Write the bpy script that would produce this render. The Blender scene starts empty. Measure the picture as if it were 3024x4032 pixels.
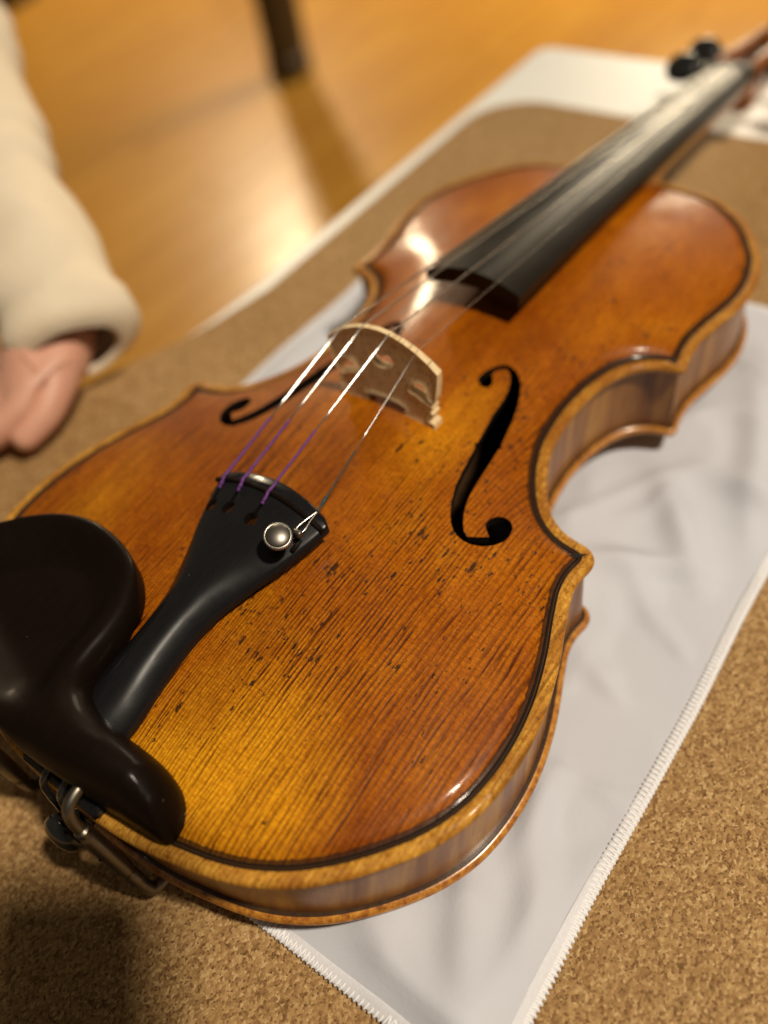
import bpy, math, random
import numpy as np
from mathutils import Vector, Matrix, noise as mnoise
from mathutils.geometry import delaunay_2d_cdt
random.seed(4); rng = np.random.default_rng(4)
sc = bpy.context.scene
COL = sc.collection
MM = 0.001

# ------------------------------------------------------------------ camera, world, lamps
# lengths are millimetres in the violin's own frame; its plate edge lies 50 mm above the table
CAM = np.array([-11.7, -161.6, 225.6]); AIM = np.array([126.9, -21.4, 0.0]); ROLL = 0.2144; FPX = 3381.0
def make_camera():
    f = (AIM - CAM) / np.linalg.norm(AIM - CAM)
    r = np.cross(f, (0, 0, 1)); r /= np.linalg.norm(r); d = np.cross(f, r)
    c, s = math.cos(ROLL), math.sin(ROLL)
    r2 = c * r + s * d; d2 = -s * r + c * d
    cd = bpy.data.cameras.new('camera'); co = bpy.data.objects.new('camera', cd); COL.objects.link(co)
    co.matrix_world = Matrix(((r2[0], -d2[0], -f[0], CAM[0]*MM), (r2[1], -d2[1], -f[1], CAM[1]*MM),
                              (r2[2], -d2[2], -f[2], (CAM[2]+50)*MM), (0, 0, 0, 1)))
    cd.sensor_fit = 'VERTICAL'; cd.sensor_height = 24.0; cd.sensor_width = 18.0
    cd.lens = FPX / 4032 * 24.0
    cd.clip_start = 0.01; cd.clip_end = 50
    cd.dof.use_dof = True; cd.dof.focus_distance = 0.256
    cd.dof.aperture_fstop = cd.lens / 8.4
    sc.camera = co
make_camera()

W = bpy.data.worlds.new('World'); sc.world = W; W.use_nodes = True
bg = W.node_tree.nodes['Background']; bg.inputs[0].default_value = (1.0, 0.84, 0.62, 1); bg.inputs[1].default_value = 0.085

def lamp(name, loc, power, radius, col, label):
    l = bpy.data.lights.new(name, 'POINT'); l.energy = power; l.shadow_soft_size = radius; l.color = col
    o = bpy.data.objects.new(name, l); COL.objects.link(o); o.location = loc
    o['label'] = label; o['category'] = 'lamp'
    return o
lamp('ceiling_lamp', (0.22, -0.80, 1.50), 118.0, 0.06, (1.0, 0.87, 0.69), 'small warm ceiling lamp high above the violin')
lamp('room_lamp', (3.3, 3.45, 1.42), 225.0, 0.12, (1.0, 0.80, 0.52), 'warm lamp far across the room beyond the workbench')

lamp('hall_lamp', (3.3, 0.95, 0.62), 110.0, 0.42, (1.0, 0.82, 0.56), 'large warm shaded lamp beyond the far end of the workbench')

sc.view_settings.view_transform = 'Standard'; sc.view_settings.look = 'None'
sc.view_settings.exposure = 0.12; sc.view_settings.gamma = 1.0
sc.cycles.use_denoising = True
sc.cycles.max_bounces = 8

# ------------------------------------------------------------------ material helper
class NT:
    def __init__(self, name):
        self.m = bpy.data.materials.new(name); self.m.use_nodes = True
        self.t = self.m.node_tree; self.b = self.t.nodes['Principled BSDF']
        self._o = None
    def n(self, typ, ins=None, **kw):
        x = self.t.nodes.new(typ)
        for k, v in kw.items(): setattr(x, k, v)
        for k, v in (ins or {}).items(): self.put(x.inputs[k], v)
        return x
    def put(self, sock, v):
        if isinstance(v, bpy.types.NodeSocket): self.t.links.new(v, sock)
        elif isinstance(v, (tuple, list)) and sock.type == 'RGBA' and len(v) == 3: sock.default_value = (*v, 1)
        else: sock.default_value = v
    def obj(self):
        if self._o is None: self._o = self.n('ShaderNodeTexCoord').outputs['Object']
        return self._o
    def m_(self, op, a, b=0.0, c=0.0, clamp=False):
        x = self.n('ShaderNodeMath', {0: a, 1: b, 2: c}, operation=op); x.use_clamp = clamp; return x.outputs[0]
    def mix(self, f, a, b, mode='MIX'):
        x = self.n('ShaderNodeMix', data_type='RGBA', blend_type=mode)
        self.put(x.inputs['Factor'], f); self.put(x.inputs[6], a); self.put(x.inputs[7], b); return x.outputs[2]
    def ramp(self, f, stops, interp='LINEAR'):
        x = self.n('ShaderNodeValToRGB', {0: f}); r = x.color_ramp; r.interpolation = interp
        while len(r.elements) < len(stops): r.elements.new(0.5)
        for e, (p, c) in zip(r.elements, stops):
            e.position = p; e.color = (c, c, c, 1) if isinstance(c, (int, float)) else (*c, 1)
        return x.outputs[0]
    def sc(self, v, s):
        return self.n('ShaderNodeVectorMath', {0: v, 1: s}, operation='MULTIPLY').outputs[0]
    def noise(self, v, scale, detail=3.0, rough=0.55, out='Fac'):
        return self.n('ShaderNodeTexNoise', {'Vector': v, 'Scale': scale, 'Detail': detail, 'Roughness': rough}).outputs[out]
    def xyz(self, v):
        return self.n('ShaderNodeSeparateXYZ', {0: v}).outputs
    def comb(self, x, y, z):
        return self.n('ShaderNodeCombineXYZ', {0: x, 1: y, 2: z}).outputs[0]
    def bump(self, h, strength, dist=0.0002, nrm=None):
        x = self.n('ShaderNodeBump', {'Height': h, 'Strength': strength, 'Distance': dist})
        if nrm is not None: self.put(x.inputs['Normal'], nrm)
        return x.outputs[0]
    def attr(self, name):
        return self.n('ShaderNodeAttribute', attribute_name=name).outputs['Fac']
    def blob(self, x, y, cx, cy, rx, ry, soft=1.0):
        """1 at the centre of an ellipse falling smoothly to 0 at its rim"""
        a = self.m_('DIVIDE', self.m_('SUBTRACT', x, cx), rx); b = self.m_('DIVIDE', self.m_('SUBTRACT', y, cy), ry)
        r = self.m_('ADD', self.m_('MULTIPLY', a, a), self.m_('MULTIPLY', b, b))
        return self.m_('POWER', self.m_('SUBTRACT', 1.0, r, clamp=True), soft)
    def set(self, **kw):
        for k, v in kw.items(): self.put(self.b.inputs[k.replace('_', ' ')], v)
        return self.m

def plain(name, col, rough, metal=0.0, coat=0.0, spec=0.5, bumps=None, var=0.0, vscale=0.2):
    t = NT(name); c = col
    if var:
        n = t.noise(t.obj(), vscale, 4.0)
        c = t.mix(n, tuple(v * (1 - var) for v in col), tuple(min(1, v * (1 + var)) for v in col))
    t.set(Base_Color=c, Roughness=rough, Metallic=metal, Coat_Weight=coat, Specular_IOR_Level=spec)
    t.put(t.b.inputs['Coat Roughness'], 0.15)
    if bumps: t.set(Normal=t.bump(t.noise(t.obj(), bumps[0], 3.0), bumps[1], bumps[2]))
    return t.m

# ------------------------------------------------------------------ mesh helpers (millimetres)
def link(o, parent=None):
    COL.objects.link(o)
    if parent is not None: o.parent = parent
    return o
def mk(name, V, F, mats, parent=None, mi=None, smooth=True, attrs=None, sharp=None):
    me = bpy.data.meshes.new(name); me.from_pydata([tuple(map(float, v)) for v in V], [], [tuple(map(int, f)) for f in F])
    for m in (mats if isinstance(mats, (list, tuple)) else [mats]): me.materials.append(m)
    if mi is not None: me.polygons.foreach_set('material_index', np.asarray(mi, dtype=np.int32))
    me.polygons.foreach_set('use_smooth', np.full(len(me.polygons), smooth))
    for k, v in (attrs or {}).items():
        a = me.attributes.new(k, 'FLOAT', 'POINT'); a.data.foreach_set('value', np.asarray(v, dtype=np.float32))
    me.validate(); me.update()
    if sharp is not None: me.set_sharp_from_angle(angle=math.radians(sharp))
    o = bpy.data.objects.new(name, me); link(o, parent)
    if parent is None: o.scale = (MM, MM, MM)
    return o
def thing(name, label, cat, loc=(0, 0, 0), group=None):
    o = bpy.data.objects.new(name, None); link(o); o.location = loc; o.scale = (MM, MM, MM)
    o.empty_display_size = 20; return tag(o, label, cat, group)
def tag(o, label=None, cat=None, group=None, kind=None):
    for k, v in (('label', label), ('category', cat), ('group', group), ('kind', kind)):
        if v: o[k] = v
    return o
def tube(path, rad, n=10, closed=False):
    P = np.asarray(path, float); k = len(P); rad = np.full(k, rad) if np.isscalar(rad) else np.asarray(rad, float)
    V = []; F = []; up = None
    for i in range(k):
        a = P[(i + 1) % k] if (closed or i < k - 1) else P[i]; b = P[i - 1] if (closed or i > 0) else P[i]
        t = (a - b) / (np.linalg.norm(a - b) + 1e-12)
        if up is None:
            up = np.array([0, 0, 1.]) if abs(t[2]) < .9 else np.array([1., 0, 0])
        u = up - t * (up @ t); u /= np.linalg.norm(u); up = u; w = np.cross(t, u)
        for j in range(n):
            g = 2 * math.pi * j / n; V.append(P[i] + rad[i] * (math.cos(g) * u + math.sin(g) * w))
    m = k if closed else k - 1
    for i in range(m):
        for j in range(n):
            i2 = (i + 1) % k; F.append((i*n+j, i*n+(j+1) % n, i2*n+(j+1) % n, i2*n+j))
    if not closed:
        F.append(tuple(range(n))[::-1]); F.append(tuple((k-1)*n + j for j in range(n)))
    return np.array(V), F
def lathe(prof, n=32, axis=(0, 0, 1), origin=(0, 0, 0), wob=None):
    """prof: (radius, height) pairs, spun about axis"""
    ax = np.array(axis, float); ax /= np.linalg.norm(ax)
    u = np.cross(ax, (1, 0, 0) if abs(ax[0]) < .9 else (0, 1, 0)); u /= np.linalg.norm(u); w = np.cross(ax, u)
    V = []; F = []
    for i, (r, h) in enumerate(prof):
        for j in range(n):
            g = 2*math.pi*j/n; rr = r if wob is None else r + wob(i, j)
            V.append(np.array(origin) + ax*h + rr*(math.cos(g)*u + math.sin(g)*w))
    for i in range(len(prof)-1):
        for j in range(n): F.append((i*n+j, i*n+(j+1) % n, (i+1)*n+(j+1) % n, (i+1)*n+j))
    F.append(tuple(range(n))[::-1]); F.append(tuple((len(prof)-1)*n+j for j in range(n)))
    return np.array(V), F
def join(parts):
    V = []; F = []; mi = []; k = 0
    for p in parts:
        v, f = p[0], p[1]; m = p[2] if len(p) > 2 else 0
        V.append(np.asarray(v)); F += [tuple(i + k for i in q) for q in f]; mi += [m]*len(f); k += len(v)
    return np.vstack(V), F, mi
def box(x0, x1, y0, y1, z0, z1, bev=0.0):
    """box with chamfered vertical and top edges"""
    b = bev
    def ring(z, e): return [(x0+e+b, y0+e, z), (x1-e-b, y0+e, z), (x1-e, y0+e+b, z), (x1-e, y1-e-b, z), (x1-e-b, y1-e, z), (x0+e+b, y1-e, z), (x0+e, y1-e-b, z), (x0+e, y0+e+b, z)]
    if b == 0:
        V = [(x0, y0, z0), (x1, y0, z0), (x1, y1, z0), (x0, y1, z0), (x0, y0, z1), (x1, y0, z1), (x1, y1, z1), (x0, y1, z1)]
        return np.array(V, float), [(3, 2, 1, 0), (4, 5, 6, 7), (0, 1, 5, 4), (1, 2, 6, 5), (2, 3, 7, 6), (3, 0, 4, 7)]
    rs = [ring(z0, b), ring(z0+b, 0), ring(z1-b, 0), ring(z1, b)]
    V = np.array(sum(rs, []), float); F = [tuple(range(8))[::-1]]
    for i in range(3):
        for j in range(8): F.append((i*8+j, i*8+(j+1) % 8, (i+1)*8+(j+1) % 8, (i+1)*8+j))
    F.append(tuple(range(24, 32))); return V, F

# ------------------------------------------------------------------ plane geometry
def catmull(P, step=.5, closed=False):
    P = np.array(P, float)
    P = np.vstack([P[-1:], P, P[:2]]) if closed else np.vstack([2*P[0]-P[1], P, 2*P[-1]-P[-2]])
    out = []
    for i in range(1, len(P)-2):
        p0, p1, p2, p3 = P[i-1:i+3]; n = max(2, int(np.linalg.norm(p2-p1)/step))
        t0 = 0; t1 = np.linalg.norm(p1-p0)**.5; t2 = t1+np.linalg.norm(p2-p1)**.5; t3 = t2+np.linalg.norm(p3-p2)**.5
        t = np.linspace(t1, t2, n, endpoint=False)[:, None]
        A1 = (t1-t)/(t1-t0)*p0+(t-t0)/(t1-t0)*p1; A2 = (t2-t)/(t2-t1)*p1+(t-t1)/(t2-t1)*p2; A3 = (t3-t)/(t3-t2)*p2+(t-t2)/(t3-t2)*p3
        B1 = (t2-t)/(t2-t0)*A1+(t-t0)/(t2-t0)*A2; B2 = (t3-t)/(t3-t1)*A2+(t-t1)/(t3-t1)*A3
        out.append((t2-t)/(t2-t1)*B1+(t-t1)/(t2-t1)*B2)
    if not closed: out.append(P[-2:-1])
    return np.vstack(out)
def resample(c, step, closed=False):
    if closed: c = np.vstack([c, c[:1]])
    s = np.r_[0, np.cumsum(np.linalg.norm(np.diff(c, axis=0), axis=1))]; n = max(2, int(round(s[-1]/step))); t = np.linspace(0, s[-1], n+1)
    r = np.stack([np.interp(t, s, c[:, k]) for k in range(c.shape[1])], 1)
    return r[:-1] if closed else r
def inside(P, poly):
    x, y = P[:, 0], P[:, 1]; r = np.zeros(len(P), bool)
    for (x1, y1), (x2, y2) in zip(poly, np.roll(poly, -1, axis=0)):
        if y1 == y2: continue
        c = ((y1 > y) != (y2 > y)); r ^= c & (x < (x2-x1)*(y-y1)/(y2-y1)+x1)
    return r
def dist(P, poly):
    a = poly; ab = np.roll(poly, -1, axis=0)-a; L = (ab**2).sum(1); out = np.empty(len(P))
    for i in range(0, len(P), 3000):
        p = P[i:i+3000, None, :]; t = np.clip(((p-a)*ab).sum(2)/L, 0, 1); d = p-(a+t[..., None]*ab); out[i:i+3000] = np.sqrt((d**2).sum(2).min(1))
    return out
def area(p): return .5*np.sum(p[:, 0]*np.roll(p[:, 1], -1)-np.roll(p[:, 0], -1)*p[:, 1])
def normals_in(p):
    """inward normals of a closed polygon"""
    t = np.roll(p, -1, axis=0)-np.roll(p, 1, axis=0); t /= np.linalg.norm(t, axis=1)[:, None]
    n = np.c_[-t[:, 1], t[:, 0]]; return n if area(p) > 0 else -n
def plate(outl, holes, zt, zb, grid, rings=(), hring=None, edge_join=False):
    """a thick sheet over the plan outline with holes; zt / zb take (points, distance to the rim).
    returns verts, faces, material ids (0 top, 1 bottom, 2 hole wall, 3 rim) and rim distance"""
    pts = [outl]; nrm = normals_in(outl); edges = [(i, (i+1) % len(outl)) for i in range(len(outl))]; k = len(outl)
    for h in holes:
        pts.append(h); edges += [(k+i, k+(i+1) % len(h)) for i in range(len(h))]; k += len(h)
    for r in rings:
        p = outl+nrm*r; p = p[dist(p, outl) > r-.04]; pts.append(p)
    rmax = max(rings) if len(rings) else 0
    xs = np.arange(outl[:, 0].min(), outl[:, 0].max(), grid); ys = np.arange(outl[:, 1].min(), outl[:, 1].max(), grid*.87)
    g = np.array([(x+(grid/2 if j % 2 else 0), y) for j, y in enumerate(ys) for x in xs])
    g = g[inside(g, outl)]; g = g[dist(g, outl) > rmax+grid*.55]
    extra = [g]
    if hring:
        for h in holes:
            for r in hring:
                p = h-normals_in(h)*r; extra.append(p[dist(p, h) > r-.04])
    free = np.vstack(pts[1+len(holes):]+extra) if len(pts) > 1+len(holes) or len(extra) else np.zeros((0, 2))
    for h in holes:
        free = free[~inside(free, h)]; free = free[dist(free, h) > .25]
    allp = np.vstack(pts[:1+len(holes)]+[free])
    v2, e2, f2, ov, oe, of = delaunay_2d_cdt([Vector(p) for p in allp], edges, [], 0, 1e-5)
    P = np.array([tuple(v) for v in v2]); T = np.array([tuple(f) for f in f2 if len(f) == 3])
    c = P[T].mean(1); ok = inside(c, outl)
    for h in holes: ok &= ~inside(c, h)
    T = T[ok]; a = P[T]; ar = (a[:, 1, 0]-a[:, 0, 0])*(a[:, 2, 1]-a[:, 0, 1])-(a[:, 2, 0]-a[:, 0, 0])*(a[:, 1, 1]-a[:, 0, 1])
    T[ar < 0] = T[ar < 0][:, ::-1]
    d = dist(P, outl); Zt = zt(P, d); Zb = zb(P, d); n = len(P)
    V = np.vstack([np.c_[P, Zt], np.c_[P, Zb]])
    F = [tuple(t) for t in T]+[tuple(t[::-1]+n) for t in T]; mi = [0]*len(T)+[1]*len(T)
    from collections import Counter
    cnt = {}
    for t in T:
        for i in range(3):
            e = (t[i], t[(i+1) % 3]); cnt[e] = 1
    for (a_, b_) in list(cnt):
        if (b_, a_) not in cnt:
            F.append((b_, a_, a_+n, b_+n)); mi.append(3 if (d[a_] < 1e-3 and d[b_] < 1e-3) else 2)
    return V, F, mi, np.r_[d, d]

# ------------------------------------------------------------------ violin outline and arching
HALF = [(-6,0),(-5.6,15),(-4.1,29.3),(-1.5,42),(1.3,53),(4,60.5),(7.4,67.4),(12.8,75.7),(19.2,83),(26.5,89.7),(36.7,97.3),(44.7,101.7),(54.2,105.1),(66.5,107),(78.6,107),(90,105.5),(101.6,102.6),(110.8,99.5),(118.2,96.6),(123,94.9),(128,93.2),(132.5,92.4),(137,92.5),(141.1,93.2),(144.3,92.9),(146.3,91.6),(147.6,90),(148.4,87.9),(149,83.4),(150.4,78.4),(152.7,74.4),(155.2,71.4),(158.7,68.4),(165.1,64.2),(173.7,60),(182.3,57.2),(192,55.8),(203.3,55.5),(216.8,57.2),(228,61),(234.3,65.5),(238,71),(239.5,76.5),(240.1,79.2),(241.2,80.6),(242.9,80.7),(250.3,79.3),(257.8,79),(265.5,79.9),(275.2,82),(285.2,84),(294.9,84.8),(304,84.2),(313.4,82.2),(321.1,79.4),(327.2,76.1),(337.3,69.6),(347,61),(353.4,52.4),(357.5,43.6),(360,28),(361,16),(361.3,0)]
def make_outline(step):
    h = resample(catmull(HALF, .3), .4)
    full = np.vstack([h, np.c_[h[::-1][1:-1, 0], -h[::-1][1:-1, 1]]])
    k = np.exp(-.5*(np.arange(-8, 9)/2.5)**2); k /= k.sum()
    f = sum(w*np.roll(full, i-8, axis=0) for i, w in enumerate(k))
    return resample(f, step, closed=True)
OUT = make_outline(.8)
X0, Y0, G = -14., -116., 2.
gx = np.arange(X0, 370, G); gy = np.arange(Y0, 116.1, G)
GP = np.stack(np.meshgrid(gx, gy, indexing='ij'), -1)
INS = inside(GP.reshape(-1, 2), OUT).reshape(GP.shape[:2])
def make_arch():
    u = np.zeros(INS.shape)
    for _ in range(1500):
        u = np.where(INS, (np.roll(u, 1, 0)+np.roll(u, -1, 0)+np.roll(u, 1, 1)+np.roll(u, -1, 1)+G*G)/4, 0)
    k = np.exp(-.5*(np.arange(-6, 7)/3)**2); k /= k.sum()
    la = np.interp(gx, [-6, 8, 25, 50, 90, 140, 175, 215, 260, 300, 330, 350, 361], [0, 2.2, 6.2, 10, 13.4, 15, 15.2, 14.8, 13, 10, 6.2, 2.6, 0])
    la = np.convolve(np.pad(la, 6, mode='edge'), k, 'valid')
    ms = np.convolve(np.pad(np.maximum(u[:, len(gy)//2], 8), 6, mode='edge'), k, 'valid')
    A = la[:, None]*np.clip(u/ms[:, None], 0, 1.1)**1.4
    for _ in range(3):
        A = np.where(INS, (np.roll(A, 1, 0)+np.roll(A, -1, 0)+np.roll(A, 1, 1)+np.roll(A, -1, 1)+4*A)/8, A)
    return A
ARCH = make_arch()
def bspl(Fm, x, y):
    i = np.clip((x-X0)/G, 1, len(gx)-3.001); j = np.clip((y-Y0)/G, 1, len(gy)-3.001)
    a = i.astype(int); b = j.astype(int); s = i-a; t = j-b
    w = lambda q: ((1-q)**3/6, (3*q**3-6*q*q+4)/6, (-3*q**3+3*q*q+3*q+1)/6, q**3/6)
    ws, wt = w(s), w(t); r = 0
    for m in range(4):
        for n in range(4): r = r+ws[m]*wt[n]*Fm[a+m-1, b+n-1]
    return r
def sstep(x): x = np.clip(x, 0, 1); return x*x*(3-2*x)
def arch(P, d): return bspl(ARCH, P[:, 0], P[:, 1])*sstep((d-1.5)/8)
def ztop(P, d=None):
    P = np.asarray(P, float)
    if d is None: d = dist(P, OUT)
    z = arch(P, d)-0.9*np.exp(-((d-5.6)/2.2)**2)
    e = np.clip(1-d/2.3, 0, 1)
    return z-2.1*(1-np.sqrt(np.clip(1-e*e, 0, 1)))
def zt1(x, y): return float(ztop(np.array([[x, y]], float))[0])
def zunder(P, d):
    e = np.clip(1-d/2.2, 0, 1)
    lo = -4.2+2.1*(1-np.sqrt(np.clip(1-e*e, 0, 1)))
    return np.where(d < 7, lo, np.maximum(lo, ztop(P, d)-3.4))

# ------------------------------------------------------------------ materials
def m_spruce():
    t = NT('varnished_spruce'); O = t.obj(); x, y, z = t.xyz(O)
    d = t.attr('rim')
    w1 = t.noise(t.comb(t.m_('MULTIPLY', x, .012), t.m_('MULTIPLY', y, .03), 0.0), 1.0, 2.0)
    w2 = t.noise(t.comb(t.m_('MULTIPLY', x, .02), t.m_('MULTIPLY', y, .35), 7.0), 1.0, 2.0)
    ya = t.m_('ABSOLUTE', t.m_('ADD', y, t.m_('MULTIPLY', t.m_('SUBTRACT', w1, .5), 5.0)))
    ph = t.m_('DIVIDE', t.m_('LOGARITHM', t.m_('ADD', t.m_('MULTIPLY', ya, .0150), 1.0), math.e), .0132)
    w3 = t.noise(t.comb(t.m_('MULTIPLY', x, .16), t.m_('MULTIPLY', y, .25), 17.0), 1.0, 3.0)
    ph = t.m_('ADD', t.m_('ADD', ph, t.m_('MULTIPLY', w2, 1.8)), t.m_('MULTIPLY', w3, .22))
    fr = t.m_('FRACT', ph)
    line = t.ramp(fr, [(0.0, .35), (.14, 0.0), (.32, .10), (.62, .70), (.82, 1.0), (.93, .85), (1.0, .35)])
    cell = t.n('ShaderNodeTexWhiteNoise', {'W': t.m_('FLOOR', ph)}, noise_dimensions='1D').outputs['Value']
    streak = t.noise(t.comb(t.m_('MULTIPLY', x, .10), t.m_('MULTIPLY', y, .8), 3.0), 1.0, 4.0, .65)
    la = t.noise(t.comb(t.m_('MULTIPLY', x, .02), t.m_('MULTIPLY', y, .02), 11.0), 1.0, 2.0)
    lam = t.m_('MULTIPLY', t.ramp(la, [(.3, .6), (.6, 1.15)]), t.m_('ADD', t.m_('MULTIPLY', cell, .5), .7))
    lowb = t.m_('SUBTRACT', 1.25, t.m_('MULTIPLY', x, .0026), clamp=True)
    lam = t.m_('MULTIPLY', lam, t.m_('MULTIPLY', lowb, t.m_('ADD', 1.0, t.m_('MULTIPLY', t.m_('LESS_THAN', x, 125.0), .15))))
    lam = t.m_('MULTIPLY', lam, t.ramp(streak, [(.34, .3), (.62, 1.25)]))
    line = t.m_('MULTIPLY', line, lam)
    # varnish: worn gold, orange, red brown; some shade is painted in
    na = t.noise(O, .022, 4.0, .6); nb = t.noise(t.sc(O, (.35, 1, 1)), .06, 4.0, .65)
    na = t.m_('ADD', t.m_('MULTIPLY', na, .65), t.m_('MULTIPLY', nb, .35))
    col = t.ramp(na, [(.30, (.25, .054, .0016)), (.42, (.34, .088, .0020)), (.54, (.44, .130, .003)), (.70, (.57, .210, .006))])
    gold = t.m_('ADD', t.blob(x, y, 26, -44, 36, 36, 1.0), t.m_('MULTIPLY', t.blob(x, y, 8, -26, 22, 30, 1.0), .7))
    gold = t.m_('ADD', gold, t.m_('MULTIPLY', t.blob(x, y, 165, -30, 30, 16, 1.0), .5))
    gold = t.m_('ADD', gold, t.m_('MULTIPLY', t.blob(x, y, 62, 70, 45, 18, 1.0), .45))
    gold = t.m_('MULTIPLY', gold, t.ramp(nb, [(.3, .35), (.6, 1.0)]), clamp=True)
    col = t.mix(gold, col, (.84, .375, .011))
    dark = t.m_('ADD', t.blob(x, y, 132, -3, 46, 12, .7), t.m_('MULTIPLY', t.blob(x, y, 55, -22, 44, 14, 1.0), .75))  # dark varnish strip down the middle, then shade painted beside the tailpiece
    dark = t.m_('ADD', dark, t.m_('MULTIPLY', t.blob(x, y, 235, -20, 60, 26, 1.0), .6))  # shade beneath the fingerboard, put into the base colour
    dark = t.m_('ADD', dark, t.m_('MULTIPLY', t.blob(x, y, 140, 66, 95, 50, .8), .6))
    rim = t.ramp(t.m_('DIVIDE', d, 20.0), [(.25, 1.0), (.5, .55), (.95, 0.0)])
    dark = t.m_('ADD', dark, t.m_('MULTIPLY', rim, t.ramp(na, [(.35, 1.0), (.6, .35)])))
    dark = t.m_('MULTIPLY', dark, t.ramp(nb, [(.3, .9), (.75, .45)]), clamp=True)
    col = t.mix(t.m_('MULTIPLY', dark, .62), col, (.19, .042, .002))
    # silk flecks across the grain
    silk = t.noise(t.comb(t.m_('MULTIPLY', x, 1.4), t.m_('MULTIPLY', y, .28), 5.0), 1.0, 3.0, .7)
    col = t.mix(t.ramp(silk, [(.35, .65), (.6, 0.0)]), col, t.mix(1.0, col, (.55, .42, .3), 'MULTIPLY'))
    fine = t.noise(t.sc(O, (.5, 1, 1)), 1.3, 3.0, .7)
    col = t.mix(t.ramp(fine, [(.32, .75), (.55, 0.0)]), col, t.mix(1.0, col, (.6, .5, .4), 'MULTIPLY'))
    painted_glint = t.noise(t.sc(O, (.8, 1, 1)), 1.9, 2.0, .6)  # shimmer of the wood painted in as brighter flecks
    col = t.mix(t.ramp(painted_glint, [(.56, 0.0), (.70, .55)]), col, t.mix(1.0, col, (1.55, 1.9, 2.2), 'MULTIPLY'))
    col = t.mix(t.m_('MULTIPLY', line, .83, clamp=True), col, (.070, .013, .0008))
    # dents filled with dirt
    def specks(scale, ax, thr, rad, seed, dens):
        q = t.n('ShaderNodeVectorMath', {0: t.sc(O, (ax, 1, 1)), 1: t.n('ShaderNodeVectorMath', {0: t.noise(O, 1.1, 3.0, .65, 'Color'), 1: (1.5, 1.5, 0)}, operation='MULTIPLY').outputs[0]}, operation='ADD').outputs[0]
        q = t.n('ShaderNodeVectorMath', {0: q, 1: (seed, seed*2.3, 0)}, operation='ADD').outputs[0]
        x2, y2, _ = t.xyz(q)
        v = t.n('ShaderNodeTexVoronoi', {'Vector': t.comb(x2, y2, 0.0), 'Scale': scale}, voronoi_dimensions='2D')
        r = t.xyz(v.outputs['Color'])
        on = t.m_('GREATER_THAN', t.m_('ADD', r[0], dens), thr)
        size = t.m_('MULTIPLY', t.m_('ADD', t.m_('MULTIPLY', r[1], .9), .25), rad)
        return t.m_('MULTIPLY', on, t.m_('SUBTRACT', 1.0, t.m_('DIVIDE', t.m_('SUBTRACT', v.outputs['Distance'], size), .07, clamp=True), clamp=True))
    den = t.noise(O, .045, 4.0, .65)
    dens = t.m_('ADD', t.m_('SUBTRACT', t.m_('MULTIPLY', t.m_('SUBTRACT', den, .5), 2.6), t.m_('ADD', .12, t.m_('MULTIPLY', t.blob(x, y, 20, -45, 45, 45, .7), .22))),
                t.m_('ADD', t.m_('MULTIPLY', t.blob(x, y, 150, -58, 75, 34, .6), .34), t.m_('MULTIPLY', t.blob(x, y, 78, -30, 45, 20, .7), .32)))
    sp = t.m_('MAXIMUM', specks(.34, .34, .91, .13, 3.0, dens), specks(.60, .42, .86, .15, 19.0, dens))
    sp = t.m_('MAXIMUM', sp, specks(.15, .26, .99, .085, 41.0, dens))
    inner = t.m_('GREATER_THAN', d, 5.8)
    sp = t.m_('MULTIPLY', sp, inner)
    col = t.mix(t.m_('MULTIPLY', sp, .9), col, (.018, .008, .003))
    # worn yellow border outside the purfling
    eb = t.noise(O, .5, 4.0, .7); et = t.noise(O, .05, 2.0)
    ecol = t.ramp(eb, [(.3, (.17, .055, .006)), (.40, (.46, .205, .025)), (.58, (.66, .34, .05)), (.75, (.78, .47, .10))])
    ecol = t.mix(t.ramp(et, [(.4, 0.0), (.62, .75)]), ecol, (.30, .105, .014))
    far = t.ramp(t.m_('DIVIDE', x, 360.0), [(.36, 0.0), (.46, .75), (1.0, .6)])
    ecol = t.mix(t.m_('MULTIPLY', far, t.ramp(eb, [(.35, 1.0), (.65, .45)])), ecol, (.26, .085, .010))
    ecol = t.mix(t.m_('MULTIPLY', line, .5, clamp=True), ecol, (.13, .045, .006))
    ecol = t.mix(t.ramp(t.noise(O, 1.1, 3.0, .7), [(.30, .85), (.42, 0.0)]), ecol, (.06, .022, .005))
    col = t.mix(t.m_('LESS_THAN', d, 4.1), col, ecol)
    edgeline = t.m_('MULTIPLY', t.m_('LESS_THAN', t.m_('ABSOLUTE', t.m_('SUBTRACT', d, 5.5)), t.m_('ADD', .7, t.m_('MULTIPLY', eb, 1.3))), .85)
    col = t.mix(edgeline, col, (.025, .010, .004))
    rough = t.ramp(t.noise(O, .12, 4.0), [(.3, .34), (.7, .5)])
    h = t.m_('ADD', t.m_('MULTIPLY', line, t.m_('SUBTRACT', -1.0, t.m_('MULTIPLY', t.m_('LESS_THAN', d, 4.1), 1.6))), t.m_('MULTIPLY', sp, -2.0))
    h = t.m_('ADD', h, t.m_('MULTIPLY', t.noise(t.sc(O, (.25, 1, 1)), .9, 3.0), .9))
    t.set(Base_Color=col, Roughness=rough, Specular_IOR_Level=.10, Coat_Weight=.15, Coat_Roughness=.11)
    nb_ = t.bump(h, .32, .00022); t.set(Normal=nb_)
    t.put(t.b.inputs['Coat Normal'], t.bump(h, .09, .0002))
    return t.m

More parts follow.
